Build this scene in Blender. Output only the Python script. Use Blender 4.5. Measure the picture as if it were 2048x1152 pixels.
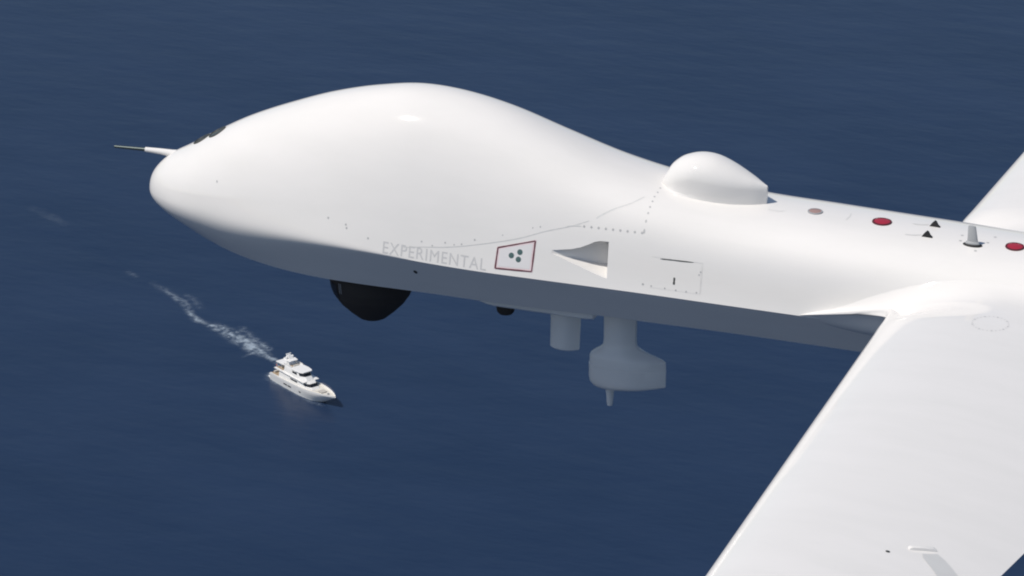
import bpy, bmesh, math, random
import numpy as np
from mathutils import Vector, Matrix

random.seed(7); np.random.seed(7)
for o in list(bpy.data.objects): bpy.data.objects.remove(o)
scene = bpy.context.scene
COL = scene.collection
R = math.radians

# ------------------------------------------------------------------ camera
# world axes: +X = towards the aircraft's tail, -Y = towards its left wing, +Z = up
# origin = tip of the aircraft's nose; the sea lies SEA metres below it
SEA = -508.0
cam_d = bpy.data.cameras.new('camera'); cam = bpy.data.objects.new('camera', cam_d); COL.objects.link(cam)
AZ, DEP, DIST, FPX = R(21.0), R(21.5), 22.0, 7986.0
w_ = Vector((math.sin(AZ)*math.cos(DEP), -math.cos(AZ)*math.cos(DEP), math.sin(DEP)))
r_ = Vector((0, 0, 1)).cross(w_).normalized(); u_ = w_.cross(r_)
CAM = -(r_*((303-1024)/FPX*DIST) + u_*((576-370)/FPX*DIST) - w_*DIST)
cam.matrix_world = Matrix(((r_.x, u_.x, w_.x, CAM.x), (r_.y, u_.y, w_.y, CAM.y), (r_.z, u_.z, w_.z, CAM.z), (0, 0, 0, 1)))
cam_d.sensor_width = 36.0; cam_d.lens = FPX/2048*36.0
cam_d.clip_start = 0.5; cam_d.clip_end = 200000
scene.camera = cam

# ------------------------------------------------------------------ sky, sun, exposure
SUN_EL, SUN_PORT = R(58), R(47)          # sun high ahead of the nose, a little to the left-wing side
sdir = Vector((-math.cos(SUN_EL)*math.cos(SUN_PORT), -math.cos(SUN_EL)*math.sin(SUN_PORT), math.sin(SUN_EL)))
world = bpy.data.worlds.new('World'); scene.world = world; world.use_nodes = True
nt = world.node_tree; nt.nodes.clear()
sky = nt.nodes.new('ShaderNodeTexSky'); sky.sky_type = 'NISHITA'; sky.sun_disc = False
sky.sun_elevation = SUN_EL; sky.sun_rotation = math.atan2(sdir.x, sdir.y); sky.altitude = 500
sky.air_density = 1.0; sky.dust_density = 1.0; sky.ozone_density = 1.0
bg = nt.nodes.new('ShaderNodeBackground'); bg.inputs['Strength'].default_value = 0.085
wo = nt.nodes.new('ShaderNodeOutputWorld')
nt.links.new(sky.outputs[0], bg.inputs[0]); nt.links.new(bg.outputs[0], wo.inputs[0])
sun_d = bpy.data.lights.new('sun', 'SUN'); sun_d.energy = 3.5; sun_d.angle = R(0.53); sun_d.color = (1.0, 0.94, 0.86)
sun = bpy.data.objects.new('sun', sun_d); COL.objects.link(sun)
sun.rotation_euler = (-sdir).to_track_quat('-Z', 'Y').to_euler(); sun.location = (0, 0, 60)
scene.view_settings.view_transform = 'Standard'; scene.view_settings.look = 'None'
scene.view_settings.exposure = 0.0; scene.view_settings.gamma = 1.0
scene.view_settings.use_curve_mapping = False
scene.cycles.pixel_filter_type = 'BLACKMAN_HARRIS'; scene.cycles.filter_width = 2.0      # slightly soft video lens
scene.render.resolution_x = 1024; scene.render.resolution_y = 576

# ------------------------------------------------------------------ helpers
def mesh_obj(name, verts, faces, mat, parent=None, smooth=35, kind=None):
    me = bpy.data.meshes.new(name)
    me.from_pydata([tuple(map(float, v)) for v in verts], [], [tuple(int(i) for i in f) for f in faces])
    me.validate()
    bm = bmesh.new(); bm.from_mesh(me); bmesh.ops.recalc_face_normals(bm, faces=bm.faces); bm.to_mesh(me); bm.free()
    if smooth:
        me.polygons.foreach_set('use_smooth', [True]*len(me.polygons)); me.set_sharp_from_angle(angle=R(smooth))
    me.materials.append(mat)
    o = bpy.data.objects.new(name, me); COL.objects.link(o)
    if parent: o.parent = parent
    if kind: o['kind'] = kind
    return o

def empty(name, loc, rz=0.0):
    o = bpy.data.objects.new(name, None); COL.objects.link(o); o.location = loc; o.rotation_euler = (0, 0, rz)
    o.empty_display_size = 0.3
    return o

def loft(rings, cap0=True, cap1=True, closed=True):
    n = len(rings[0]); V = [p for r in rings for p in r]; F = []
    for i in range(len(rings)-1):
        for j in range(n if closed else n-1):
            a, b = i*n+j, i*n+(j+1) % n
            F.append((a, b, b+n, a+n))
    if cap0: F.append(tuple(range(n))[::-1])
    if cap1: F.append(tuple(range((len(rings)-1)*n, len(rings)*n)))
    return V, F

def box(cx, cy, cz, sx, sy, sz):
    x, y, z = sx/2, sy/2, sz/2
    V = [(cx+a*x, cy+b*y, cz+c*z) for c in (-1, 1) for b in (-1, 1) for a in (-1, 1)]
    return V, [(0, 2, 3, 1), (4, 5, 7, 6), (0, 1, 5, 4), (2, 6, 7, 3), (0, 4, 6, 2), (1, 3, 7, 5)]

def merge(*vf):
    V, F = [], []
    for v, f in vf:
        k = len(V); V += list(v); F += [tuple(i+k for i in q) for q in f]
    return V, F

def ring(cx, cy, cz, rx, ry, n=32, rot=0.0):
    return [(cx+rx*math.cos(2*math.pi*i/n+rot), cy+ry*math.sin(2*math.pi*i/n+rot), cz) for i in range(n)]

def hermite(xs, ys, x):
    xs = np.asarray(xs, float); ys = np.asarray(ys, float); h = np.diff(xs); d = np.diff(ys)/h
    m = np.zeros(len(xs)); m[1:-1] = (d[:-1]*h[1:]+d[1:]*h[:-1])/(h[1:]+h[:-1]); m[0] = d[0]; m[-1] = d[-1]
    i = int(np.clip(np.searchsorted(xs, x)-1, 0, len(h)-1)); t = (x-xs[i])/h[i]
    return float((2*t**3-3*t*t+1)*ys[i]+(t**3-2*t*t+t)*h[i]*m[i]+(-2*t**3+3*t*t)*ys[i+1]+(t**3-t*t)*h[i]*m[i+1])

def sstep(a, b, x):
    t = min(1, max(0, (x-a)/(b-a))); return t*t*(3-2*t)

# ------------------------------------------------------------------ materials
def new_mat(name):
    m = bpy.data.materials.new(name); m.use_nodes = True; n = m.node_tree
    return m, n, n.nodes['Principled BSDF']

def simple(name, col, rough=0.5, metal=0.0, spec=0.5, vary=0.06, scale=8.0):
    m, n, b = new_mat(name)
    tc = n.nodes.new('ShaderNodeTexCoord'); nz = n.nodes.new('ShaderNodeTexNoise')
    nz.inputs['Scale'].default_value = scale; nz.inputs['Detail'].default_value = 4
    n.links.new(tc.outputs['Object'], nz.inputs['Vector'])
    mx = n.nodes.new('ShaderNodeMix'); mx.data_type = 'RGBA'
    mx.inputs[6].default_value = tuple(c*(1-vary) for c in col)+(1,); mx.inputs[7].default_value = tuple(min(1, c*(1+vary)) for c in col)+(1,)
    n.links.new(nz.outputs[0], mx.inputs[0]); n.links.new(mx.outputs[2], b.inputs['Base Color'])
    b.inputs['Roughness'].default_value = rough; b.inputs['Metallic'].default_value = metal
    b.inputs['Specular IOR Level'].default_value = spec
    return m

def paint(name, col=(0.805, 0.785, 0.76)):
    m, n, b = new_mat(name)
    tc = n.nodes.new('ShaderNodeTexCoord')
    mp = n.nodes.new('ShaderNodeMapping'); mp.inputs['Scale'].default_value = (0.7, 2.2, 2.2)   # streaks run along the airflow
    n.links.new(tc.outputs['Object'], mp.inputs['Vector'])
    nz = n.nodes.new('ShaderNodeTexNoise'); nz.inputs['Scale'].default_value = 2.4; nz.inputs['Detail'].default_value = 6; nz.inputs['Roughness'].default_value = 0.6
    n.links.new(mp.outputs[0], nz.inputs['Vector'])
    rp = n.nodes.new('ShaderNodeValToRGB'); rp.color_ramp.elements[0].position = 0.32; rp.color_ramp.elements[1].position = 0.62
    rp.color_ramp.elements[0].color = (col[0]*.965, col[1]*.968, col[2]*.965, 1); rp.color_ramp.elements[1].color = (*col, 1)
    n.links.new(nz.outputs[0], rp.inputs[0]); n.links.new(rp.outputs[0], b.inputs['Base Color'])
    n2 = n.nodes.new('ShaderNodeTexNoise'); n2.inputs['Scale'].default_value = 11; n2.inputs['Detail'].default_value = 3
    n.links.new(tc.outputs['Object'], n2.inputs['Vector'])
    mr = n.nodes.new('ShaderNodeMapRange'); mr.inputs[3].default_value = 0.05; mr.inputs[4].default_value = 0.08
    n.links.new(n2.outputs[0], mr.inputs[0]); n.links.new(mr.outputs[0], b.inputs['Roughness'])
    n3 = n.nodes.new('ShaderNodeTexNoise'); n3.inputs['Scale'].default_value = 3.0; n3.inputs['Detail'].default_value = 2
    n.links.new(tc.outputs['Object'], n3.inputs['Vector'])
    bp = n.nodes.new('ShaderNodeBump'); bp.inputs['Strength'].default_value = 0.05; bp.inputs['Distance'].default_value = 0.01
    n.links.new(n3.outputs[0], bp.inputs['Height']); n.links.new(bp.outputs[0], b.inputs['Normal'])
    b.inputs['Specular IOR Level'].default_value = 0.28
    return m

WHITE = paint('white_paint')
TURRET = simple('turret_black', (0.046, 0.040, 0.037), 0.85, 0, 0.2)
BLACK = simple('black_rubber', (0.012, 0.012, 0.013), 0.5)
GLASS = simple('dark_window', (0.02, 0.022, 0.026), 0.12, 0, 0.6)
STEEL = simple('probe_metal', (0.10, 0.12, 0.115), 0.25, 0.8)
GREY = simple('grey_antenna', (0.36, 0.37, 0.38), 0.5)
REDCAP = simple('red_cap', (0.36, 0.018, 0.04), 0.45)
REDRIM = simple('dark_red_rim', (0.10, 0.012, 0.018), 0.5)
TANCAP = simple('tan_cap', (0.36, 0.235, 0.215), 0.5)
LINE = simple('panel_line', (0.64, 0.64, 0.625), 0.6, vary=0.15, scale=30)
RIVET = simple('rivet', (0.48, 0.48, 0.475), 0.5)
TEXT = simple('faded_grey_lettering', (0.60, 0.595, 0.59), 0.5, vary=0.07, scale=25)
MAROON = simple('maroon_border', (0.15, 0.05, 0.06), 0.5)
PINK = simple('pink_field', (0.80, 0.66, 0.67), 0.5)
DOTS = simple('green_grey_dot', (0.075, 0.135, 0.135), 0.5)
DARKL = simple('dark_slot', (0.06, 0.065, 0.06), 0.5)

# ------------------------------------------------------------------ sea
def sea_mat():
    m, n, b = new_mat('sea_water')
    tc = n.nodes.new('ShaderNodeTexCoord')
    def noise(scale, detail, rough=0.55, sc=(1, 1, 1), rot=0.0):
        mp = n.nodes.new('ShaderNodeMapping'); mp.inputs['Scale'].default_value = sc; mp.inputs['Rotation'].default_value = (0, 0, rot)
        n.links.new(tc.outputs['Object'], mp.inputs['Vector'])
        z = n.nodes.new('ShaderNodeTexNoise'); z.inputs['Scale'].default_value = scale; z.inputs['Detail'].default_value = detail; z.inputs['Roughness'].default_value = rough
        n.links.new(mp.outputs[0], z.inputs['Vector']); return z
    big = noise(0.012, 4, 0.6, (1, 1.6, 1), 0.5)
    mx = n.nodes.new('ShaderNodeMix'); mx.data_type = 'RGBA'
    mx.inputs[6].default_value = (0.0105, 0.0255, 0.063, 1); mx.inputs[7].default_value = (0.0140, 0.0305, 0.072, 1)
    mr0 = n.nodes.new('ShaderNodeMapRange'); mr0.inputs[1].default_value = 0.35; mr0.inputs[2].default_value = 0.65
    n.links.new(big.outputs[0], mr0.inputs[0]); n.links.new(mr0.outputs[0], mx.inputs[0]); n.links.new(mx.outputs[2], b.inputs['Base Color'])
    b.inputs['Roughness'].default_value = 0.32; b.inputs['IOR'].default_value = 1.333
    swell = noise(0.035, 3, 0.5, (1, 2.2, 1), 0.65); chop = noise(0.22, 4, 0.6, (1, 1.7, 1), 0.4)
    ad = n.nodes.new('ShaderNodeMath'); ad.operation = 'MULTIPLY_ADD'; ad.inputs[1].default_value = 0.14
    n.links.new(chop.outputs[0], ad.inputs[0]); n.links.new(swell.outputs[0], ad.inputs[2])
    bp = n.nodes.new('ShaderNodeBump'); bp.inputs['Strength'].default_value = 0.24; bp.inputs['Distance'].default_value = 1.5
    n.links.new(ad.outputs[0], bp.inputs['Height']); n.links.new(bp.outputs[0], b.inputs['Normal'])
    return m
SEA_M = sea_mat()
g = 61; ext = 70000
cx_, cy_ = 200.0, 1200.0
ax = np.sign(np.linspace(-1, 1, g))*np.abs(np.linspace(-1, 1, g))**3*ext
V = [(cx_+x, cy_+y, SEA) for y in ax for x in ax]
F = [(j*g+i, j*g+i+1, (j+1)*g+i+1, (j+1)*g+i) for j in range(g-1) for i in range(g-1)]
sea = mesh_obj('sea', V, F, SEA_M, smooth=0); sea['kind'] = 'structure'
sea['label'] = 'deep blue open sea with faint ripples'

# ------------------------------------------------------------------ drone
drone = empty('drone', (0, 0, 0))
drone['label'] = 'white unmanned aircraft with bulbous nose flying above the sea'; drone['category'] = 'drone'

X  = [0, .02, .06, .13, .25, .4, .6, .85, 1.1, 1.35, 1.6, 1.85, 2.1, 2.4, 2.7, 3.0, 3.4, 3.9, 4.5, 5.2, 6.2, 7.2, 8.2, 9.2, 9.9, 10.4]
PT = {
 'wc': [0, 0.066, 0.121, 0.183, 0.256, 0.321, 0.384, 0.441, 0.477, 0.497, 0.502, 0.496, 0.486, 0.475, 0.463, 0.454, 0.452, 0.452, 0.452, 0.452, 0.45, 0.43, 0.39, 0.33, 0.26, 0.18],
 'wb': [0, 0.037, 0.068, 0.103, 0.144, 0.18, 0.215, 0.247, 0.267, 0.278, 0.281, 0.278, 0.272, 0.266, 0.259, 0.254, 0.253, 0.253, 0.253, 0.253, 0.252, 0.24, 0.22, 0.18, 0.14, 0.1],
 'k':  [0, 0, 0, .002, .051, .183, .432, .761, .977, 1, 1, 1, 1, 1, 1, 1, 1, 1, 1, 1, 1, 1, .9, .7, .4, .2],
 'zt': [0, 0.085, 0.142, 0.205, 0.275, 0.365, 0.474, 0.581, 0.671, 0.734, 0.77, 0.757, 0.705, 0.601, 0.5, 0.428, 0.371, 0.353, 0.336, 0.315, 0.31, 0.32, 0.34, 0.33, 0.28, 0.2],
 'zc': [0, 0.002, 0.006, 0.01, 0.0, -0.012, -0.021, -0.017, -0.011, -0.008, -0.014, -0.028, -0.038, -0.042, -0.045, -0.047, -0.049, -0.05, -0.05, -0.05, -0.05, -0.04, -0.02, 0.0, 0.03, 0.06],
 'zb': [0, -0.045, -0.08, -0.12, -0.172, -0.225, -0.27, -0.29, -0.293, -0.292, -0.289, -0.289, -0.293, -0.292, -0.287, -0.287, -0.283, -0.284, -0.286, -0.286, -0.286, -0.27, -0.24, -0.19, -0.12, -0.04],
 'ph': [13.0, 13.0, 13.0, 13.0, 13.0, 13.0, 13.0, 13.0, 13.1, 13.35, 13.6, 13.85, 14.2, 14.8, 15.4, 16.0, 16.0, 16.0, 16.0, 16.0, 16, 16, 14, 12, 8, 0],
 'k1': [0.553, 0.553, 0.553, 0.553, 0.553, 0.553, 0.553, 0.553, 0.556, 0.562, 0.569, 0.576, 0.617, 0.728, 0.839, 0.94, 0.95, 0.95, 0.95, 0.95, 0.9, 0.85, 0.75, 0.65, 0.553, 0.553],
 'kl': [0.553, 0.553, 0.552, 0.55, 0.547, 0.544, 0.539, 0.533, 0.53, 0.53, 0.53, 0.53, 0.535, 0.55, 0.565, 0.58, 0.58, 0.58, 0.58, 0.58, 0.58, 0.56, 0.553, 0.553, 0.553, 0.553]}
SX = [math.sqrt(x) for x in X]
NU, N3, N4 = 56, 16, 8               # NU points from the top down to the chine
def half_section(x):
    s = math.sqrt(max(x, 0)); p = {q: hermite(SX, PT[q], s) for q in PT}
    k = p['k']; ph = R(p['ph'])*k; L = p['kl']*(p['zt']-p['zc']); wc = p['wc']
    b0, b1 = np.array([0, p['zt']]), np.array([p['k1']*wc, p['zt']])
    b2, b3 = np.array([wc-math.sin(ph)*L, p['zc']+math.cos(ph)*L]), np.array([wc, p['zc']])
    t = 1-(1-np.linspace(0, 1, NU)[:, None])**1.45; up = (1-t)**3*b0+3*t*(1-t)**2*b1+3*t*t*(1-t)*b2+t**3*b3
    u = np.linspace(0, 1, N3+1)[1:]**1.8; a3 = wc+(p['wb']-wc)*u; z3 = p['zc']+(p['zb']-p['zc'])*u
    u = np.linspace(0, 1, N4+1)[1:]; a4 = p['wb']*(1-u); z4 = p['zb']-.012*u*k
    t = np.linspace(0, np.pi/2, N3+N4+1)[1:]
    lo = np.stack([np.r_[a3, a4], np.r_[z3, z4]], 1)*k+np.stack([wc*np.cos(t), p['zc']+(p['zb']-p['zc'])*np.sin(t)], 1)*(1-k)
    sec = np.concatenate([up, lo]); ii = int(110*(1-sstep(.2, 2.0, x))**1.6*sstep(.10, .55, x))   # chine is rounded at the nose, crisp further aft
    for _ in range(ii):
        q = sec[NU-19:NU+16]; sec[NU-18:NU+15] = .5*q[1:-1]+.25*(q[:-2]+q[2:])
    return sec
_cache = {}
def hs(x):
    k = round(x, 4)
    if k not in _cache: _cache[k] = half_section(k)
    return _cache[k]
def side(x, z, off=0.0008):                            # point on the left side of the fuselage
    h = hs(x)[:NU]; a = np.interp(z, h[::-1, 1], h[::-1, 0]); da = (np.interp(z+.01, h[::-1, 1], h[::-1, 0])-a)/.01
    l = math.hypot(1, da); return (x, -a-off/l, z-off*da/l)
def top(x, y, off=0.0008):                             # point on the upper skin
    h = hs(x)[:NU]; return (x, y, float(np.interp(abs(y), h[:, 0], h[:, 1]))+off)
def lower(x, t, off=0.002):                           # point on the slanted lower panel, t 0 chine .. 1 belly edge
    h = hs(x)[NU-1:NU+N3]; a = np.interp(t, np.linspace(0, 1, len(h)), h[:, 0]); z = np.interp(t, np.linspace(0, 1, len(h)), h[:, 1])
    return (x, -a-off*.7, z-off*.7)

rings = []
for s in np.linspace(0.05, SX[-1], 330):
    h = hs(float(s*s)); x = s*s
    rings.append([(x, -a, z) for a, z in h]+[(x, a, z) for a, z in h[::-1][1:-1]])
Vb, Fb = loft(rings, cap0=False, cap1=True)
n0 = len(rings[0]); Vb.append((0, 0, 0.012)); Fb += [((j+1) % n0, j, len(Vb)-1) for j in range(n0)]
fus = mesh_obj('fuselage', Vb, Fb, WHITE, drone, smooth=28)

# flush air inlet cut into the left side
ti = [(2.508, .113), (2.56, .122), (2.62, .132), (2.67, .147), (2.71, .166), (2.74, .182), (2.77, .190), (2.818, .192)]
bi = [(2.508, .100), (2.56, .084), (2.62, .062), (2.68, .044), (2.72, .030), (2.75, .021), (2.78, .013), (2.823, .003)]
rr = []
for (xt, zt_), (xb, zb_) in zip(ti, bi):
    u = (xt-2.508)/(2.818-2.508); dt = -.434+.020*u+.140*u**1.1; db = -.438+.018*u+.140*u**1.1; up = .024*u**1.3
    rr.append([(xt, -.62, zt_), (xt, dt, zt_), (xb, db, zb_+up), (xb, -.62, zb_-.022*u)])
Vc, Fc = loft(rr)
cutter = mesh_obj('inlet_cutter', Vc, Fc, WHITE, smooth=0)
md = fus.modifiers.new('cut', 'BOOLEAN'); md.operation = 'DIFFERENCE'; md.object = cutter; md.solver = 'EXACT'
dg = bpy.context.evaluated_depsgraph_get(); me = bpy.data.meshes.new_from_object(fus.evaluated_get(dg))
fus.modifiers.clear(); fus.data = me; bpy.data.objects.remove(cutter)
me.polygons.foreach_set('use_smooth', [True]*len(me.polygons)); me.set_sharp_from_angle(angle=R(28))

# ---- wings
T3 = math.tan(R(3))
def le(y): return 4.36+.062*(y-.5)
def le_z(y): return .032+T3*y
def te(y): return 5.71+.10*(3.6-y) if y < 3.6 else 5.71-.035*(y-3.6)
NA = 40
def foil(y):
    L, Tt = le(y), te(y); c = Tt-L; z0 = .032+T3*y
    th = .150*(te(y)-(4.36+.062*(y-.5)))*(1 if y < 9.6 else max(.15, 1-((y-9.6)/.4)**2*.85))
    pts = []
    for side_ in (1, -1):
        for i in range(NA+1):
            b = i/NA*math.pi; t = (1-math.cos(b))/2
            yt = 5*th*(.2969*math.sqrt(t)-.126*t-.3516*t*t+.2843*t**3-.1036*t**4)
            cm = .03*4*t*(1-t)*c*.6
            zl = z0+(le_z(y)-z0)*(1-t)**3 - t*.045*c*.5
            z = zl+cm+side_*yt*(1.0 if side_ > 0 else .62)
            pts.append((L+t*c, z))
    up, lo = pts[:NA+1], pts[NA+1:]
    return up+lo[::-1][1:-1]
YS = [.92, 1.02, 1.15, 1.3, 1.8, 2.4, 3.0, 3.6, 4.5, 6, 7.5, 8.8, 9.5, 9.75, 9.9, 9.98]
Y1 = .84
def on_skin(x, z):                                    # left skin point and downward tangent at height z
    h = hs(x); a = np.interp(z, h[:, 1][::-1], h[:, 0][::-1]); a2 = np.interp(z-.02, h[:, 1][::-1], h[:, 0][::-1])
    return Vector((x, -a, z)), Vector((0, -(a2-a), -.02)).normalized()
def fillet_rings(n=40):
    W1 = foil(Y1); W2 = foil(Y1+.1); rows = []
    for i, (p, q) in enumerate(zip(W1, W2)):
        t = max(0, min(1, (p[0]-W1[0][0])/(W1[NA][0]-W1[0][0]))); xj = 3.85+(6.10-3.85)*t; sl = (p[1]-q[1])/.1
        if i <= NA: zj = -.050+(min(p[1]+.06, .25)+.05)*math.sin(min(1, t/.40)*math.pi/2)**1.1*(1-.45*sstep(.65, 1, t))
        else: zj = -.052-.14*math.sin(math.pi*t)**.7
        Pf, Tf = on_skin(xj, zj); af = -Pf.y-.004
        lam = .10*sstep(0, .12, t)
        if i <= NA: c1 = (af-Tf.y*lam, zj+Tf.z*lam)
        else: c1 = (af+.13, zj+.20*(p[1]-zj))
        c2 = (af+.42*(Y1-af), p[1]+sl*.58*(Y1-af)); row_ = []
        for u in np.linspace(0, 1, n):
            bz_ = lambda A, B_, C_, D_: (1-u)**3*A+3*u*(1-u)**2*B_+3*u*u*(1-u)*C_+u**3*D_
            y = bz_(af, c1[0], c2[0], Y1); z = bz_(zj, c1[1], c2[1], p[1]); v = (y-af)/(Y1-af)
            q_ = 1-(y-af)/.100; g0 = (math.sqrt(q_*q_+.05)+q_)/2; m = sstep(0, .16, t); gx = (1-m)*g0+m*(1-v)**3.6; x = p[0]+(xj-p[0])*gx; m = sstep(0, .07, t); z = m*z+(1-m)*(p[1]+(zj-p[1])*min(1, g0))
            row_.append((x, -y, z))
        rows.append(row_)
    return [[r[k] for r in rows] for k in range(n)]
FR = fillet_rings()
def wing(sgn):
    rg = [[(x, -sgn*y, z) for x, y, z in r] for r in FR]+[[(x, sgn*y, z) for x, z in foil(y)] for y in YS]
    V, F = loft(rg); return mesh_obj('wing', V, F, WHITE, drone, smooth=50)
wing_l = wing(-1); wing_l['label'] = 'near wing with fastener ring at its root'
wing_r = wing(1); wing_r['label'] = 'far wing behind the fuselage'
from mathutils.bvhtree import BVHTree
wing_bvh = BVHTree.FromPolygons([tuple(v.co) for v in wing_l.data.vertices], [tuple(q.vertices) for q in wing_l.data.polygons])
def wtop(x, y, off=.001):
    h = wing_bvh.ray_cast(Vector((x, y, 3)), Vector((0, 0, -1))); return (x, y, h[0].z+off)

# ---- surface marks
def patch(name, mat, f, poly, parent, off, thick=0.0, div=6, smooth=35, kind=None, label=None):
    """closed polygon in surface coordinates, filled, subdivided and laid on the skin"""
    bm = bmesh.new(); vs = [bm.verts.new((p[0], p[1], 0)) for p in poly]; bm.faces.new(vs)
    bmesh.ops.triangulate(bm, faces=bm.faces)
    for _ in range(div):
        e = [e for e in bm.edges if e.calc_length() > .03]
        if not e: break
        bmesh.ops.subdivide_edges(bm, edges=e, cuts=1); bmesh.ops.triangulate(bm, faces=bm.faces)
    bm.verts.index_update()
    V = [f(v.co.x, v.co.y, off) for v in bm.verts]; F = [[v.index for v in q.verts] for q in bm.faces]; bm.free()
    o = mesh_obj(name, V, F, mat, parent, smooth, kind)
    if label: o['label'] = label
    return o
def strip(f, pts, wid, off=.0009, taper=True):
    """thin band following a polyline on the skin -> (V, F)"""
    P = [Vector(p) for p in pts]; V, F = [], []
    for i, p in enumerate(P):
        a, b = P[max(i-1, 0)], P[min(i+1, len(P)-1)]; d = (b-a).normalized(); nn = Vector((-d.y, d.x))
        w = wid*(.35 if taper and i in (0, len(P)-1) else 1)*random.uniform(.7, 1.1)
        V += [f(*(p+nn*w/2), off), f(*(p-nn*w/2), off)]
    F = [(2*i, 2*i+1, 2*i+3, 2*i+2) for i in range(len(P)-1)]
    return V, F
def smooth_pts(pts, n=60):
    t = list(range(len(pts))); return [(hermite(t, [p[0] for p in pts], u), hermite(t, [p[1] for p in pts], u)) for u in np.linspace(0, len(pts)-1, n)]
def disc_vf(f, x, y, r, off=.0014, n=10, sq=1.0):
    V = [f(x, y, off)]+[f(x+r*math.cos(2*math.pi*i/n), y+r*sq*math.sin(2*math.pi*i/n), off*.6) for i in range(n)]
    return V, [(0, 1+i, 1+(i+1) % n) for i in range(n)]

# seam of the nose bulge and its rivets
seam = smooth_pts([(1.70, .040), (1.82, .054), (1.95, .068), (2.093, .095), (2.309, .148), (2.468, .205), (2.60, .245), (2.70, .283)], 80)
V, F = strip(side, seam, .0045); mesh_obj('panel_seam', V, F, LINE, drone, 0)
sm2 = smooth_pts([(2.585, .244), (2.63, .252), (2.66, .252)], 6)
V, F = strip(side, sm2, .008, .0012); mesh_obj('panel_seam', V, F, LINE, drone, 0)
up_arc = [(2.735, -.366), (2.80, -.340), (2.90, -.292), (2.955, -.235)]
V, F = strip(top, smooth_pts(up_arc, 30), .005); mesh_obj('panel_seam', V, F, LINE, drone, 0)
riv = []
for x in np.linspace(2.676, 2.99, 9): riv.append(disc_vf(side, float(x), .253+.003*(x-2.676)/.314, .0064))
for x, z in ((1.26, .135), (1.366, .115), (1.372, .098), (1.50, .062), (1.80, .080), (1.93, .088), (1.98, .083), (2.09, .12), (2.24, .16), (2.40, .215), (2.44, .225), (1.86, .066), (2.02, .09)):
    riv.append(disc_vf(side, x, z, random.uniform(.0035, .0062)))
for y in (-.372, -.345, -.315, -.285, -.25, -.215, -.175, -.13): riv.append(disc_vf(top, 3.0+.004*random.random(), y, .0055))
for x, z in ((3.066, -.004), (3.14, -.006), (3.20, -.008), (3.256, -.008), (3.312, -.006), (3.318, .085), (3.325, .10)): riv.append(disc_vf(side, x, z, .005))
for x, z in ((0.55, .20), (3.02, .0)): riv.append(disc_vf(side, x, z, .006))
V, F = merge(*riv); mesh_obj('rivet_rows', V, F, RIVET, drone, 0, 'stuff')
V, F = disc_vf(lambda x, y, o: lower(x, y, o), 1.743, .56, .0105, .003, 12, 4.0); mesh_obj('drain_hole', V, F, BLACK, drone, 0)

# access panel behind the inlet
pan = [(3.055, .150), (3.33, .150), (3.335, -.012), (3.055, -.012)]
ac = patch('access_panel', WHITE, side, [(3.06, .143), (3.325, .143), (3.33, -.012), (3.06, -.012)], drone, .0007)
V, F = merge(strip(side, [(3.055+.275*i/8, .146) for i in range(9)], .0014, .0012, False), strip(side, [(3.333, .15-.16*i/6) for i in range(7)], .0011, .0012, False))
mesh_obj('panel_gap', V, F, LINE, ac, 0)
V, F = strip(side, [(3.103+.18*i/10, .140+.004*i/10) for i in range(11)], .006, .0016); mesh_obj('hinge', V, F, DARKL, ac, 0)
V, F = merge(strip(side, [(3.187, .055-.004*i) for i in range(10)], .0105, .0016, False)); mesh_obj('latch', V, F, DARKL, ac, 0)

# word on the side
cu = bpy.data.curves.new('word', 'FONT'); cu.body = 'EXPERIMENTAL'; cu.size = 1.0; cu.space_character = 1.12
tmp = bpy.data.objects.new('word_curve', cu); COL.objects.link(tmp)
dg = bpy.context.evaluated_depsgraph_get(); tm = bpy.data.meshes.new_from_object(tmp.evaluated_get(dg))
bpy.data.objects.remove(tmp)
bm = bmesh.new(); bm.from_mesh(tm)
for _ in range(3):
    e = [e for e in bm.edges if e.calc_length() > .25]
    if e: bmesh.ops.subdivide_edges(bm, edges=e, cuts=1); bmesh.ops.triangulate(bm, faces=bm.faces)
xs = [v.co.x for v in bm.verts]; ys = [v.co.y for v in bm.verts]; x0, x1, y0, y1 = min(xs), max(xs), min(ys), max(ys)
# one mesh per letter
bm.verts.ensure_lookup_table(); seen = set(); isl = []
for v in bm.verts:
    if v in seen: continue
    st, comp = [v], []
    seen.add(v)
    while st:
        q = st.pop(); comp.append(q)
        for e in q.link_edges:
            ov = e.other_vert(q)
            if ov not in seen: seen.add(ov); st.append(ov)
    isl.append(comp)
isl.sort(key=lambda c: min(v.co.x for v in c))
for comp in isl:
    idx = {v: i for i, v in enumerate(comp)}; V = []
    for v in comp:
        u = (v.co.x-x0)/(x1-x0); t = (v.co.y-y0)/(y1-y0)
        x = 1.588+.576*u; zb = -.002-.028*u; V.append(side(x, zb+.060*t, .0008))
    fs = {f for v in comp for f in v.link_faces}
    mesh_obj('letter', V, [[idx[v] for v in f.verts] for f in fs], TEXT, drone, 0)
bm.free()

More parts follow.
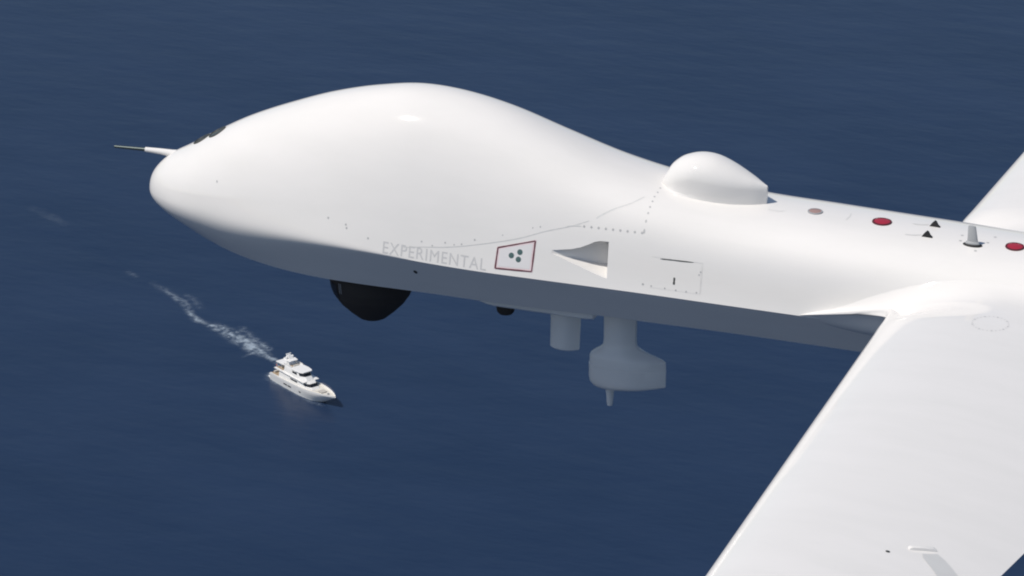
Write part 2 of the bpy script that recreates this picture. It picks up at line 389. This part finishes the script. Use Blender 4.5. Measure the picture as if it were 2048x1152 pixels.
# framed warning mark with three dots
dq = [(2.221, .095), (2.421, .151), (2.415, -.006), (2.215, -.011)]
cx, cz = sum(p[0] for p in dq)/4, sum(p[1] for p in dq)/4
def grow(k): return [(cx+(x-cx)*(1+k/.10), cz+(z-cz)*(1+k/.075)) for x, z in dq]
wm = patch('warning_mark', PINK, side, grow(.006), drone, .0006)
wm['label'] = 'pale pink trapezoid mark with maroon border and three dots'
o, i = grow(.0), grow(-.0062)
V, F = merge(*[strip(side, [(dq[a][0]+(dq[(a+1) % 4][0]-dq[a][0])*t/8, dq[a][1]+(dq[(a+1) % 4][1]-dq[a][1])*t/8) for t in range(9)], .0080, .0016+.0002*a, False) for a in range(4)])
mesh_obj('border', V, F, MAROON, wm, 0)
patch('field', paint('mark_white', (.77, .75, .75)), side, grow(-.012), wm, .0011)
for x, z in ((2.298, .063), (2.343, .085), (2.338, .047)):
    V, F = disc_vf(side, x, z, .0150, .0020, 20); mesh_obj('dot', V, F, DOTS, wm, 0)

# ---- upper skin fittings
hx = [2.978, 2.986, 3.0, 3.02, 3.06, 3.12, 3.19, 3.26, 3.34, 3.43, 3.50, 3.543]
hz = [.400, .438, .474, .509, .549, .578, .591, .586, .559, .516, .480, .458]
hw = [.03, .055, .078, .098, .120, .134, .139, .135, .118, .083, .044, .010]
rg = []
for k in np.linspace(0, 1, 90):
    x = 2.978+(3.543-2.978)*k**1.2; zt_ = hermite(hx, hz, x); wd = hermite(hx, hw, x); base = hermite(SX, PT['zt'], math.sqrt(x))
    fl = (1-sstep(3.04, 3.28, x))*sstep(2.978, 3.08, x)*.35; band = base+.62*min(.13, zt_-base)*sstep(2.99, 3.2, x)
    def sk(a): return top(x, a, 0)[2]
    arc = []
    for q in np.linspace(0, math.pi/2, 28):
        arc.append((wd*math.cos(q)**(2/2.15), band+(zt_-band)*math.sin(q)**(2/2.1)))
    w0 = wd*(.97+.03*fl)+.055*fl
    e_ = sstep(2.98, 3.12, x); h = [(w0*1.04, sk(w0*1.04)-.03), (w0, sk(w0)-.002), (wd*.97+.024*fl, sk(wd)-.002+(.008+.006*fl)*e_), (wd*.985+.009*fl, sk(wd)-.001+(.022+.010*fl)*e_), (wd, max(band-.012*(1-fl), sk(wd)+.03*e_))]+arc[1:]
    rg.append([(x, -a, z) for a, z in h]+[(x, a, z) for a, z in h[::-1][1:]])
V, F = loft(rg); hump = mesh_obj('antenna_dome', V, F, WHITE, drone, 30)
V, F = strip(top, smooth_pts([(3.57, -.075), (3.63, -.078), (3.66, -.06)], 12), .006); mesh_obj('panel_seam', V, F, LINE, drone, 0)
V, F = strip(top, smooth_pts([(3.985, -.06), (3.99, .0), (3.98, .05)], 10), .005); mesh_obj('panel_seam', V, F, LINE, drone, 0)

def cap(x, y, r, mat, rim, name):
    V, F = loft([[(a, b, top(a, b, .001)[2]) for a, b, _ in ring(x, y, 0, r, r, 28)], [(a, b, top(a, b, .006)[2]) for a, b, _ in ring(x, y, 0, r*.96, r*.96, 28)], [(a, b, top(a, b, .006)[2]) for a, b, _ in ring(x, y, 0, r*.80, r*.80, 28)]], False, False)
    o = mesh_obj(name, V, F, rim, drone, 35)
    V, F = loft([[(a, b, top(a, b, .0045)[2]) for a, b, _ in ring(x, y, 0, r*.82, r*.82, 28)], [(a, b, top(a, b, .007)[2]) for a, b, _ in ring(x, y, 0, r*.5, r*.5, 28)], [(a, b, top(a, b, .008)[2]) for a, b, _ in ring(x, y, 0, .003, .003, 28)]], False, True)
    mesh_obj('cover', V, F, mat, o, 35); return o
c1 = cap(3.808, -.015, .040, TANCAP, GREY, 'filler_cap'); c1['label'] = 'tan round cap behind the antenna dome'
c2 = cap(4.164, -.01, .052, REDCAP, REDRIM, 'filler_cap'); c2['label'] = 'red round cap ahead of the black fins'
c3 = cap(4.876, -.058, .050, REDCAP, REDRIM, 'filler_cap'); c3['label'] = 'red round cap behind the grey blade antenna'
for y in (.045, -.104):                              # small black shark-fin antennas with a pale lead-in
    b0 = top(4.43, y, -.004)[2]
    pr = [(4.398, 0), (4.462, 0), (4.446, .014), (4.436, .032), (4.428, .036), (4.414, .022)]
    V = [(x, y-.008, b0+z) for x, z in pr]+[(x, y+.008, b0+z) for x, z in pr]; n = len(pr)
    F = [tuple(range(n))[::-1], tuple(range(n, 2*n))]+[(i, (i+1) % n, n+(i+1) % n, n+i) for i in range(n)]
    mesh_obj('fin_antenna', V, F, BLACK, drone, 0)
    V, F = strip(top, smooth_pts([(4.315, y-.012), (4.36, y-.006), (4.395, y+.012)], 10), .012, .0012); mesh_obj('sealant_strip', V, F, LINE, drone, 0)
ax_, ay_ = 4.670, -.115; bz = top(ax_, ay_, 0)[2]
V, F = loft([ring(ax_, ay_, bz-.008, .052, .026, 24), ring(ax_, ay_, bz+.004, .050, .025, 24), ring(ax_, ay_, bz+.008, .044, .019, 24)])
bl = mesh_obj('blade_antenna', V, F, BLACK, drone, 30); bl['label'] = 'small grey blade antenna on a black foot'
V, F = loft([ring(ax_, ay_, bz+.007, .040, .016, 20), ring(ax_, ay_, bz+.018, .034, .013, 20), ring(ax_, ay_, bz+.020, .028, .011, 20), ring(ax_-.006, ay_, bz+.098, .0205, .008, 20), ring(ax_-.006, ay_, bz+.102, .018, .006, 20)])
mesh_obj('blade', V, F, GREY, bl, 40)
fv = [disc_vf(top, x, y, .008) for x, y in ((4.59, -.02), (4.60, -.09), (4.735, -.06), (4.75, .03), (4.70, -.17))]
V, F = merge(*fv); mesh_obj('rivet_rows', V, F, RIVET, drone, 0, 'stuff')

# nose: probe and the two dark camera windows
def tube(pts, radii, n=18):
    rg = []
    for i, p in enumerate(pts):
        p = Vector(p); d = (Vector(pts[min(i+1, len(pts)-1)])-Vector(pts[max(i-1, 0)])).normalized()
        a = d.cross(Vector((0, 0, 1))).normalized(); b = d.cross(a)
        rg.append([tuple(p+(a*math.cos(2*math.pi*k/n)+b*math.sin(2*math.pi*k/n))*radii[i]) for k in range(n)])
    return loft(rg)
V, F = tube([(-.030, 0, .2045), (-.028, 0, .2045), (.06, 0, .205), (.13, 0, .203), (.20, 0, .20), (.26, 0, .196)], [.010, .0135, .0165, .020, .028, .035])
pb = mesh_obj('pitot_probe', V, F, WHITE, drone, 40)
V, F = tube([(-.218, 0, .198), (-.217, 0, .198), (-.15, 0, .200), (-.028, 0, .2045)], [.005, .0075, .0085, .0105]); mesh_obj('probe_tip', V, F, STEEL, pb, 40)
def nose_window(x, y, lx, ly, name):
    fr = [[top(a, b, -.004) for a, b, _ in ring(x, y, 0, lx*k, ly*k, 28)] for k in (1.0,)]
    rgs = []
    for k, off in ((1.0, .0015), (.97, .006), (.86, .0065), (.80, .002)): rgs.append([top(a, b, off) for a, b, _ in ring(x, y, 0, lx*k, ly*k, 28)])
    V, F = loft(rgs, False, False); o = mesh_obj(name, V, F, DARKL, drone, 30)
    V, F = loft([[top(a, b, .003) for a, b, _ in ring(x, y, 0, lx*k, ly*k, 28)] for k in (.83, .5, .05)], False, True)
    mesh_obj('pane', V, F, GLASS, o, 35); return o
nose_window(.330, -.034, .046, .040, 'nose_window'); nose_window(.432, -.048, .048, .044, 'nose_window')

# belly: sensor turret, tray, stub antenna, pod on a mast
pf = [(.225, -.24), (.235, -.30), (.235, -.345), (.228, -.398), (.207, -.450), (.176, -.495), (.126, -.545), (.078, -.586), (.066, -.592), (.008, -.594)]
V, F = loft([ring(1.315, 0, z, r, r, 40) for r, z in pf]); tur = mesh_obj('sensor_turret', V, F, TURRET, drone, 11)
tur['label'] = 'black dome shaped camera turret under the nose'
ws = []
for a in range(9):
    for b in range(5):
        th = R(-142+a*2.4); z = -.355-.020*b; rr_ = np.interp(-z, [-q[1] for q in pf], [q[0] for q in pf])+.003
        ws.append((1.315+rr_*math.cos(th), rr_*math.sin(th), z))
F = [(a*5+b, a*5+b+1, a*5+b+6, a*5+b+5) for a in range(8) for b in range(4)]
mesh_obj('lens_window', ws, F, BLACK, tur, 30)
for a in (-117, -114):                                # two pale window bars
    V = []
    for z in (-.335, -.355, -.375, -.395):
        for da in (0, .9):
            rr_ = np.interp(-z, [-q[1] for q in pf], [q[0] for q in pf])+.003; th = R(a+da); V.append((1.315+rr_*math.cos(th), rr_*math.sin(th), z))
    mesh_obj('window_bar', V, [(2*i, 2*i+1, 2*i+3, 2*i+2) for i in range(3)], GREY, tur, 0)
# belly tray
rg = []
for k in np.linspace(0, 1, 24):
    x = 1.78+(2.70-1.78)*k; e = sstep(0, .35, k)*(1-sstep(.95, 1, k)); wd = .12+.085*e; d = .052*e+.002
    rg.append([(x, -wd-.004, -.284), (x, -wd, -.293-d*.80), (x, -wd+.014, -.293-d), (x, wd-.014, -.293-d), (x, wd, -.293-d*.80), (x, wd+.004, -.284)])
V, F = loft(rg); mesh_obj('belly_tray', V, F, WHITE, drone, 25)
V, F = loft([ring(2.112, -.055, z, r, r*.9, 24) for r, z in ((.050, -.33), (.050, -.410), (.046, -.425), (.036, -.437), (.01, -.441))])
mesh_obj('dark_beacon', V, F, TURRET, drone, 35)
def foilring(x0, x1, hw_, z, n=40, y=0.0, blunt=.0, dz=0.0):
    o = []
    c = x1-x0
    for i in range(n):
        b = 2*math.pi*i/n; t = (1-math.cos(b))/2; s_ = 1 if b < math.pi else -1
        o.append((x0+t*c, y+s_*hw_*(math.sin(b if s_ > 0 else b-math.pi)**.8 if t < .5 else (blunt+(1-blunt)*math.sin(math.pi*t)**.9)), z+dz*t))
    return o
V, F = loft([foilring(2.352, 2.523, .050, -.30), foilring(2.352, 2.521, .050, -.45), foilring(2.350, 2.515, .049, -.600, dz=-.006), foilring(2.356, 2.510, .044, -.606, dz=-.006)])
mesh_obj('stub_antenna', V, F, WHITE, drone, 30)
mst = [(2.625, 2.885, .075, -.285), (2.648, 2.845, .062, -.33), (2.655, 2.836, .056, -.40), (2.655, 2.834, .056, -.515), (2.653, 2.838, .058, -.543), (2.640, 2.862, .065, -.563), (2.612, 2.92, .078, -.583), (2.587, 2.980, .088, -.600), (2.577, 3.003, .092, -.616), (2.576, 3.006, .093, -.658)]
V, F = loft([foilring(a, b, c, z, 48, 0, .06 if z < -.57 else .25) for a, b, c, z in mst]); mast = mesh_obj('pod_mast', V, F, WHITE, drone, 30)
mast['label'] = 'white mast carrying a teardrop pod below the belly'
pd = [(2.580, 3.004, .090, -.657), (2.573, 3.006, .095, -.662), (2.573, 3.005, .095, -.735), (2.578, 3.005, .093, -.765), (2.597, 3.005, .086, -.787), (2.635, 3.004, .070, -.803), (2.66, 3.0, .050, -.808)]
V, F = loft([foilring(a, b, c, z, 48, 0, .06, dz=.045*sstep(-.70, -.80, z) if False else (.050*max(0, min(1, (-z-.735)/.07)))) for a, b, c, z in pd]); pod = mesh_obj('pod', V, F, WHITE, mast, 30)
V, F = loft([ring(2.690, 0, z, r, r, 16) for r, z in ((.030, -.79), (.024, -.815), (.020, -.85), (.016, -.898), (.014, -.905))]); mesh_obj('spike', V, F, WHITE, mast, 35)

# wing fittings
fv = []
for k in range(26):
    a = 2*math.pi*k/26; fv.append(disc_vf(wtop, 4.955+.088*math.cos(a), -.83+.105*math.sin(a), .0036 if k % 3 else .006, .0012, 8))
V, F = merge(*fv); mesh_obj('fastener_ring', V, F, RIVET, wing_l, 0, 'stuff')
V, F = disc_vf(wtop, 5.256, -3.707, .010, .003, 12); mesh_obj('drain_hole', V, F, DARKL, wing_l, 0)
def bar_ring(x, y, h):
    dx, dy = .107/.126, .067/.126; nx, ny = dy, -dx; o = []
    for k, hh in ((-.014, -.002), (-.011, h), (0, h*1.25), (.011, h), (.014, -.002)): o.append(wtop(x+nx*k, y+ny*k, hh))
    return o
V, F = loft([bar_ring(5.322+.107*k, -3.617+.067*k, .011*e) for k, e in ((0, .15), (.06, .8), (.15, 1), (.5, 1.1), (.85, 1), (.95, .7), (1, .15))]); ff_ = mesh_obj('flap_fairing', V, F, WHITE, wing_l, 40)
patch('grey_patch', simple('patch_grey', (.60, .60, .59), .5, vary=.05), wtop, [(5.385, -3.625), (5.440, -3.580), (5.480, -3.612), (5.520, -3.655), (5.578, -3.728), (5.592, -3.765), (5.560, -3.80), (5.500, -3.795), (5.470, -3.752), (5.430, -3.700), (5.398, -3.660)], wing_l, .0012)  # flat patch of plain grey laid on the wing skin beside the bar

# tail and engine (behind the frame)
def vfin(root0, root1, tip0, tip1, th, name):
    r0, r1, t0, t1 = map(Vector, (root0, root1, tip0, tip1)); nn = (t0-r0).cross(r1-r0).normalized(); rg = []
    for k in np.linspace(0, 1, 8):
        a, b = r0.lerp(t0, k), r1.lerp(t1, k); pts = []
        for s_ in (1, -1):
            for i in range(13):
                t = (1-math.cos(i/12*math.pi))/2; yt = 5*th*(b-a).length*(.2969*math.sqrt(t)-.126*t-.3516*t*t+.2843*t**3-.1036*t**4)
                pts.append(tuple(a.lerp(b, t)+nn*s_*yt))
        rg.append(pts[:13]+pts[13:][::-1][1:-1])
    V, F = loft(rg); return mesh_obj(name, V, F, WHITE, drone, 40)
vfin((9.0, -.2, .2), (10.0, -.2, .2), (9.7, -2.2, 1.9), (10.3, -2.2, 1.9), .10, 'tail_fin')
vfin((9.0, .2, .2), (10.0, .2, .2), (9.7, 2.2, 1.9), (10.3, 2.2, 1.9), .10, 'tail_fin')
vfin((9.1, 0, -.1), (10.0, 0, 0), (9.7, 0, -1.1), (10.2, 0, -1.1), .10, 'ventral_fin')
V, F = tube([(10.38, 0, .08), (10.5, 0, .08), (10.7, 0, .08), (10.82, 0, .08)], [.18, .17, .11, .01], 24); spn = mesh_obj('propeller', V, F, GREY, drone, 40)
for k in range(3):
    a = R(20+120*k); d = Vector((0, math.cos(a), math.sin(a))); e = Vector((0, -math.sin(a), math.cos(a))); rg = []
    for q in np.linspace(.1, 1.3, 9):
        wd = .09*math.sin(math.pi*min(.93, .25+.6*q/1.3))+.01; tw = R(55-32*q/1.3); ch = e*math.cos(tw)+Vector((1, 0, 0))*math.sin(tw); nn = d.cross(ch)
        c0 = Vector((10.5, 0, .08))+d*q
        rg.append([tuple(c0+ch*wd), tuple(c0+nn*.012), tuple(c0-ch*wd), tuple(c0-nn*.012)])
    V, F = loft(rg); mesh_obj('blade', V, F, BLACK, spn, 50)

# ------------------------------------------------------------------ motor yacht on the sea (bow = local +X)
YW = simple('yacht_gelcoat', (0.80, 0.79, 0.77), 0.3, vary=.03, scale=.5)
YDECK = simple('yacht_deck', (0.70, 0.67, 0.60), 0.6, vary=.05, scale=.8)
YTEAK = simple('yacht_teak', (0.36, 0.27, 0.18), 0.6, vary=.12, scale=1.5)
YGLASS = simple('yacht_glass', (0.012, 0.013, 0.016), 0.1, 0, .7)
YGREY = simple('yacht_grey', (0.30, 0.30, 0.32), 0.5)
YCUSH = simple('yacht_cushion', (0.50, 0.47, 0.42), 0.8)
YRED = simple('flag_red', (0.40, 0.04, 0.03), 0.7)
STERN = (-503.6, 1099.8); YH = R(-31.8)
yacht = empty('motor_yacht', (STERN[0], STERN[1], SEA), YH)
yacht['label'] = 'white multi deck motor yacht trailing a foamy wake'; yacht['category'] = 'yacht'
LY = 33.8
def hb(x, z):                                         # half breadth of the hull at station x, height z
    u = max(0, min(1, x/LY)); full = 3.75*(1-max(0, (u-.50)/.50)**2.4)
    full *= .93+.07*min(1, u/.2)
    fl = 1-(.10+.42*max(0, (u-.5)/.5))*(1-min(1, z/2.8))**1.2   # flare: narrower at the waterline, more so at the bow
    return max(.02, full*fl)
def sheer(u): return 2.35+1.5*u**1.7
rg = []
for k in range(41):
    u = k/40; st = []
    for zf in (-.25, 0, .12, .25, .4, .55, .7, .85, 1.0):
        z = zf*sheer(u); rake = 7.0*max(0, (u-.5)/.5)**2*(1-max(0, zf))
        x = u*LY-rake; st.append((x, hb(u*LY, max(0, z)), z))
    rg.append([(x, -a, z) for x, a, z in st]+[(x, a, z) for x, a, z in st[::-1]])
V, F = loft(rg); hull = mesh_obj('hull', V, F, YW, yacht, 32)
rg = []
for k in range(36):                                   # deck sheet set below the bulwark cap
    u = .01+.972*k/35; z = sheer(u)+.012; a = hb(u*LY, sheer(u))-.10
    rg.append([(u*LY-.0, -a, z), (u*LY, a, z)])
V, F = loft(rg, False, False, False); mesh_obj('deck', V, F, YDECK, hull, 0)
for sg in (-1, 1):                                    # bulwark rail
    rg = []
    for k in range(36):
        u = .02+.965*k/35; z = sheer(u); a = hb(u*LY, z)
        rg.append([(u*LY, sg*(a-.12), z), (u*LY, sg*a*1.004, z), (u*LY, sg*a*1.004, z+.55), (u*LY, sg*(a-.12), z+.55)])
    V, F = loft(rg); mesh_obj('bulwark', V, F, YW, hull, 30)
for sg in (-1, 1):                                    # hull windows
    for x0, x1 in ((8.6, 10.6), (11.0, 13.0), (17.5, 18.5)):
        V = []
        for i in range(5):
            x = x0+(x1-x0)*i/4
            for z in (1.25, 1.75): V.append((x, sg*(hb(x, z)+.03), z))
        mesh_obj('hull_window', V, [(2*i, 2*i+1, 2*i+3, 2*i+2) for i in range(4)], YGLASS, hull, 0)
V, F = loft([[(-1.9, -2.6, .35), (-1.9, 2.6, .35), (-1.9, 2.6, .62), (-1.9, -2.6, .62)], [(.15, -3.25, .30), (.15, 3.25, .30), (.15, 3.25, .62), (.15, -3.25, .62)]])
mesh_obj('swim_platform', V, F, YW, yacht, 0)

def house(name, x0, x1, z0, z1, hw0, hw1, rake, mat, bow_round=.35, aft_rake=.2, parent=yacht, smooth=32):
    """cabin tier: plan rounded towards the bow, sides leaning in, raked front"""
    def plan(z, k):
        f = hw0+(hw1-hw0)*k; xa = x0+aft_rake*k; xf = x1-rake*k; L = xf-xa; P = []
        for i in range(13):
            t = i/12; x = xa+L*(t**.75); e = max(0, (t**.75-(1-bow_round))/bow_round); P.append((x, f*math.sqrt(max(.02, 1-.80*e**2.2)), z))
        return [(x, -y, z) for x, y, z in P]+P[::-1]
    V, F = loft([plan(z0, 0), plan(z0+(z1-z0)*.5, .5), plan(z1-.06, .97), plan(z1, 1.06)]); return mesh_obj(name, V, F, mat, parent, smooth)
def band(name, x0, x1, z0, z1, hw0, hw1, rake, a, b, grow_, bow_round=.35, aft_rake=.2, parent=None, t0=0.0, t1=1.0):
    """dark glass band wrapped round a tier between fractions a..b of its height; t0..t1 along each side"""
    def plan(k):
        f = (hw0+(hw1-hw0)*k)+grow_; xa = x0+aft_rake*k; xf = x1-rake*k+grow_*1.2; L = xf-xa; z = z0+(z1-z0)*k; P = []
        for i in range(21):
            t = t0+(t1-t0)*i/20; x = xa+L*(t**.75); e = max(0, (t**.75-(1-bow_round))/bow_round); P.append((x, f*math.sqrt(max(.02, 1-.80*e**2.2)), z))
        return [(x, -y, z) for x, y, z in P]+P[::-1]
    V, F = loft([plan(a), plan(b)], False, False, False); return mesh_obj(name, V, F, YGLASS, parent, 30)
# tiers from the main deck upwards
A = (5.0, 23.4, 2.45, 5.1, 3.1, 2.8, 3.4); ma = house('main_cabin', *A, YW, .45)
band('windshield', *A, .50, .80, .04, .45, parent=ma, t0=.80)
band('side_window', *A, .52, .70, .035, .45, parent=ma, t0=.30, t1=.56)
V, F = loft([[(x, -3.25+.35*max(0, (x-19)/3), z), (x, 3.25-.35*max(0, (x-19)/3), z)] [0:2] + [(x, 3.25-.35*max(0, (x-19)/3), z+.16), (x, -3.25+.35*max(0, (x-19)/3), z+.16)] for x, z in ((2.6, 5.02), (6, 5.02), (12, 5.02), (17, 5.02), (19.6, 5.0))])
ud = mesh_obj('upper_deck', V, F, YW, yacht, 20)
Bx = (7.6, 19.2, 5.2, 7.5, 2.7, 2.35, 2.5); wh = house('wheelhouse', *Bx, YW, .42)
band('windshield', *Bx, .48, .84, .045, .42, parent=wh, t0=.76)
band('side_window', *Bx, .50, .78, .04, .42, parent=wh, t0=.36, t1=.64)
V, F = loft([[(x, -w, z), (x, w, z), (x, w*.94, z+.22), (x, -w*.94, z+.22)] for x, w, z in ((11.2, 2.1, 7.51), (12.0, 2.55, 7.53), (14.5, 2.7, 7.55), (16.6, 2.45, 7.53), (17.6, 1.8, 7.49))])
mesh_obj('wheelhouse_roof', V, F, YW, yacht, 20)
# open flybridge aft of the wheelhouse roof
V, F = box(10.3, 0, 7.54, 2.0, 3.4, .05); mesh_obj('flybridge_floor', V, F, YTEAK, yacht, 0)
for sg in (-1, 1):
    V, F = box(9.4, sg*2.2, 7.78, 4.6, .14, .62); mesh_obj('flybridge_coaming', V, F, YW, yacht, 0)
V, F = box(10.9, 0, 7.75, .7, 2.2, .5); mesh_obj('sofa', V, F, YCUSH, yacht, 0)
for sg in (-1, 1):                                    # radar arch legs
    V, F = loft([[(8.8, sg*1.8, 7.35), (9.8, sg*1.8, 7.35), (9.8, sg*1.62, 7.35), (8.8, sg*1.62, 7.35)], [(7.6, sg*1.55, 9.0), (8.4, sg*1.55, 9.0), (8.4, sg*1.38, 9.0), (7.6, sg*1.38, 9.0)]])
    mesh_obj('arch_leg', V, F, YW, yacht, 0)
V, F = loft([[(x, -w, z), (x, w, z), (x, w*.9, z+.2), (x, -w*.9, z+.2)] for x, w, z in ((5.6, 1.4, 8.95), (6.2, 1.8, 9.0), (8.2, 1.9, 9.02), (9.9, 1.6, 9.0))])
ht = mesh_obj('hardtop', V, F, YW, yacht, 20)
V, F = loft([[(6.5, -.85, 9.2), (8.3, -.85, 9.2), (8.3, .85, 9.2), (6.5, .85, 9.2)], [(6.2, -.70, 9.9), (7.6, -.70, 9.9), (7.6, .70, 9.9), (6.2, .70, 9.9)], [(6.1, -.45, 10.5), (7.0, -.45, 10.5), (7.0, .45, 10.5), (6.1, .45, 10.5)]])
mt = mesh_obj('mast', V, F, YW, yacht, 0)
for y in (-1.15, 1.15):
    V, F = loft([ring(7.2, y, 9.15+z, r, r, 16) for r, z in ((.3, 0), (.42, .2), (.46, .45), (.40, .72), (.24, .90), (.04, .97))]); mesh_obj('radome', V, F, YW, mt, 40)
V, F = box(6.6, 0, 10.60, .3, 2.0, .2); mesh_obj('radar_bar', V, F, YW, mt, 0)
# aft decks
V, F = loft([[(x, -w, z), (x, w, z), (x, w, z+.12), (x, -w, z+.12)] for x, w, z in ((2.2, 2.2, 6.95), (2.8, 2.4, 7.0), (6.2, 2.3, 7.05), (7.9, 2.0, 7.05))]); mesh_obj('aft_awning', V, F, YW, yacht, 20)
for x, y in ((2.8, -2.1), (2.8, 2.1), (5.4, -2.2), (5.4, 2.2)):
    V, F = loft([ring(x, y, z, .07, .07, 8) for z in (5.18, 6.99)]); mesh_obj('awning_post', V, F, YW, yacht, 40)
V, F = box(2.4, 0, 2.42, 4.4, 5.2, .05); mesh_obj('cockpit_floor', V, F, YTEAK, yacht, 0)
V, F = box(1.0, 0, 2.75, .8, 4.0, .6); mesh_obj('cockpit_sofa', V, F, YCUSH, yacht, 0)
V, F = box(4.6, 0, 5.21, 3.6, 4.8, .04); mesh_obj('upper_deck_teak', V, F, YTEAK, yacht, 0)
V, F = box(4.2, 0, 5.5, 1.6, 2.0, .55); mesh_obj('lounge_table', V, F, YCUSH, yacht, 0)
V, F = loft([[(.15, 0, 2.9), (.15, .05, 2.9), (.2, .05, 2.9), (.2, 0, 2.9)], [(-.6, 0, 4.6), (-.6, .05, 4.6), (-.55, .05, 4.6), (-.55, 0, 4.6)]]); ff = mesh_obj('flagstaff', V, F, YGREY, yacht, 0)
V = [(-.55, .03, 4.5), (-.30, .03, 3.9), (-1.2, .25, 3.5), (-1.5, .25, 4.1)]; mesh_obj('flag', V, [(0, 1, 2, 3)], YRED, ff, 0)
# foredeck
V, F = box(26.2, 0, 3.62, 2.2, 2.2, .30); mesh_obj('sun_pad', V, F, YCUSH, yacht, 0)
V, F = loft([ring(29.4, 0, z, r, r, 14) for r, z in ((.35, 3.68), (.35, 3.95), (.2, 4.1))]); mesh_obj('windlass', V, F, YGREY, yacht, 30)
for sg in (-1, 1):
    P_ = [(u*LY, sg*(hb(u*LY, sheer(u))-.08), sheer(u)+1.15) for u in np.linspace(.62, .97, 12)]
    V, F = tube(P_, [.035]*12, 6); mesh_obj('bow_rail', V, F, YGREY, yacht, 40)

# ------------------------------------------------------------------ wake
def wake_mat():
    m, n, b = new_mat('wake_foam')
    b.inputs['Base Color'].default_value = (.50, .60, .70, 1); b.inputs['Roughness'].default_value = .8
    at = n.nodes.new('ShaderNodeAttribute'); at.attribute_name = 'foam'
    tc = n.nodes.new('ShaderNodeTexCoord'); nz = n.nodes.new('ShaderNodeTexNoise'); nz.inputs['Scale'].default_value = .42; nz.inputs['Detail'].default_value = 4; nz.inputs['Roughness'].default_value = .52
    nz.inputs['Distortion'].default_value = .6
    n.links.new(tc.outputs['Object'], nz.inputs['Vector'])
    mr = n.nodes.new('ShaderNodeMapRange'); mr.inputs[1].default_value = .40; mr.inputs[2].default_value = .68; mr.inputs[3].default_value = .10; mr.inputs[4].default_value = 1.0
    n.links.new(nz.outputs[0], mr.inputs[0])
    ml = n.nodes.new('ShaderNodeMath'); ml.operation = 'MULTIPLY'; ml.use_clamp = True
    n.links.new(at.outputs['Fac'], ml.inputs[0]); n.links.new(mr.outputs[0], ml.inputs[1]); n.links.new(ml.outputs[0], b.inputs['Alpha'])
    return m
WK = [  # polylines on the sea: x, y, half width, strength
 [(-502, 1100, 2.6, .20), (-505.5, 1105.5, 1.6, .30), (-509.3, 1111.8, 1.5, .50), (-514.4, 1115.2, 1.8, .60), (-519.5, 1117.9, 2.9, .75), (-527.6, 1123.9, 3.4, .80), (-534.7, 1129.0, 3.1, .68), (-542.3, 1133.3, 2.6, .80), (-546.7, 1134.6, 1.5, .42), (-549.8, 1135.6, 1.7, .58), (-554.7, 1140.2, 1.4, .42), (-559.0, 1146.0, 1.7, .30), (-561.8, 1149.4, 1.9, .52), (-565.5, 1151.9, 1.6, .44), (-573.9, 1157.9, 1.8, .17), (-580, 1162, 1.6, .05)],
 [(-516.2, 1120.3, 1.5, .50), (-520.8, 1124.3, 1.8, .38), (-526.8, 1128.1, 2.3, .34), (-530.4, 1132.0, 2.0, .28), (-533.0, 1135.0, 1.7, .12)],
 [(-554.5, 1147.0, 1.8, .14), (-558.5, 1152.0, 2.0, .14), (-563.5, 1155.5, 1.6, .10)],
 [(-521.8, 1111.7, .8, .20), (-520.2, 1115.0, .9, .28), (-518.2, 1117.3, .9, .3)],
 [(-588.5, 1166.0, 1.6, .10), (-592.5, 1169.0, 1.6, .10)],
 [(-655, 1215, 2.5, .04), (-645, 1209.8, 3.0, .06), (-636, 1203.4, 2.5, .04)],
 [(-506.5, 1097.2, .9, .34), (-503.5, 1095.6, .8, .30), (-497.5, 1091.9, .8, .16), (-490, 1087.4, .7, .18), (-483.5, 1083.6, .9, .34), (-480, 1082.6, .9, .30)],
 [(-504.5, 1103.5, 1.2, .42), (-506.8, 1101.5, 1.6, .5), (-507.2, 1099.0, 1.2, .35)]]
nz_grid = {}
def foam_at(x, y):
    v = 0.0
    for L in WK:
        for (ax0, ay0, aw, as_), (bx, by, bw, bs) in zip(L, L[1:]):
            dx, dy = bx-ax0, by-ay0; t = max(0, min(1, ((x-ax0)*dx+(y-ay0)*dy)/(dx*dx+dy*dy)))
            wd = aw+(bw-aw)*t; d = math.hypot(x-ax0-dx*t, y-ay0-dy*t)/wd
            if d < 1.6: v = max(v, (as_+(bs-as_)*t)*math.exp(-(d*1.25)**2.4))
    return v
step = .6; cells = {}
for L in WK:
    for (ax0, ay0, aw, _), (bx, by, bw, _) in zip(L, L[1:]):
        m_ = max(aw, bw)*1.7
        for i in range(int((min(ax0, bx)-m_)//step), int((max(ax0, bx)+m_)//step)+1):
            for j in range(int((min(ay0, by)-m_)//step), int((max(ay0, by)+m_)//step)+1): cells[(i, j)] = 1
vid, V, FO, F = {}, [], [], []
def gv(i, j):
    if (i, j) not in vid:
        vid[(i, j)] = len(V); V.append((i*step, j*step, SEA+.05+.05*math.sin(i*1.3)*math.cos(j*1.7))); FO.append(foam_at(i*step, j*step))
    return vid[(i, j)]
for (i, j) in cells:
    q = [gv(i, j), gv(i+1, j), gv(i+1, j+1), gv(i, j+1)]
    if max(FO[k] for k in q) > .012: F.append(q)
used = sorted({k for q in F for k in q}); re = {k: a for a, k in enumerate(used)}
wk = mesh_obj('boat_wake', [V[k] for k in used], [[re[k] for k in q] for q in F], wake_mat(), None, 60)
at = wk.data.attributes.new('foam', 'FLOAT', 'POINT'); at.data.foreach_set('value', [FO[k] for k in used])
wk['kind'] = 'stuff'; wk['label'] = 'broken line of pale foam trailing behind the yacht'; wk['category'] = 'wake'
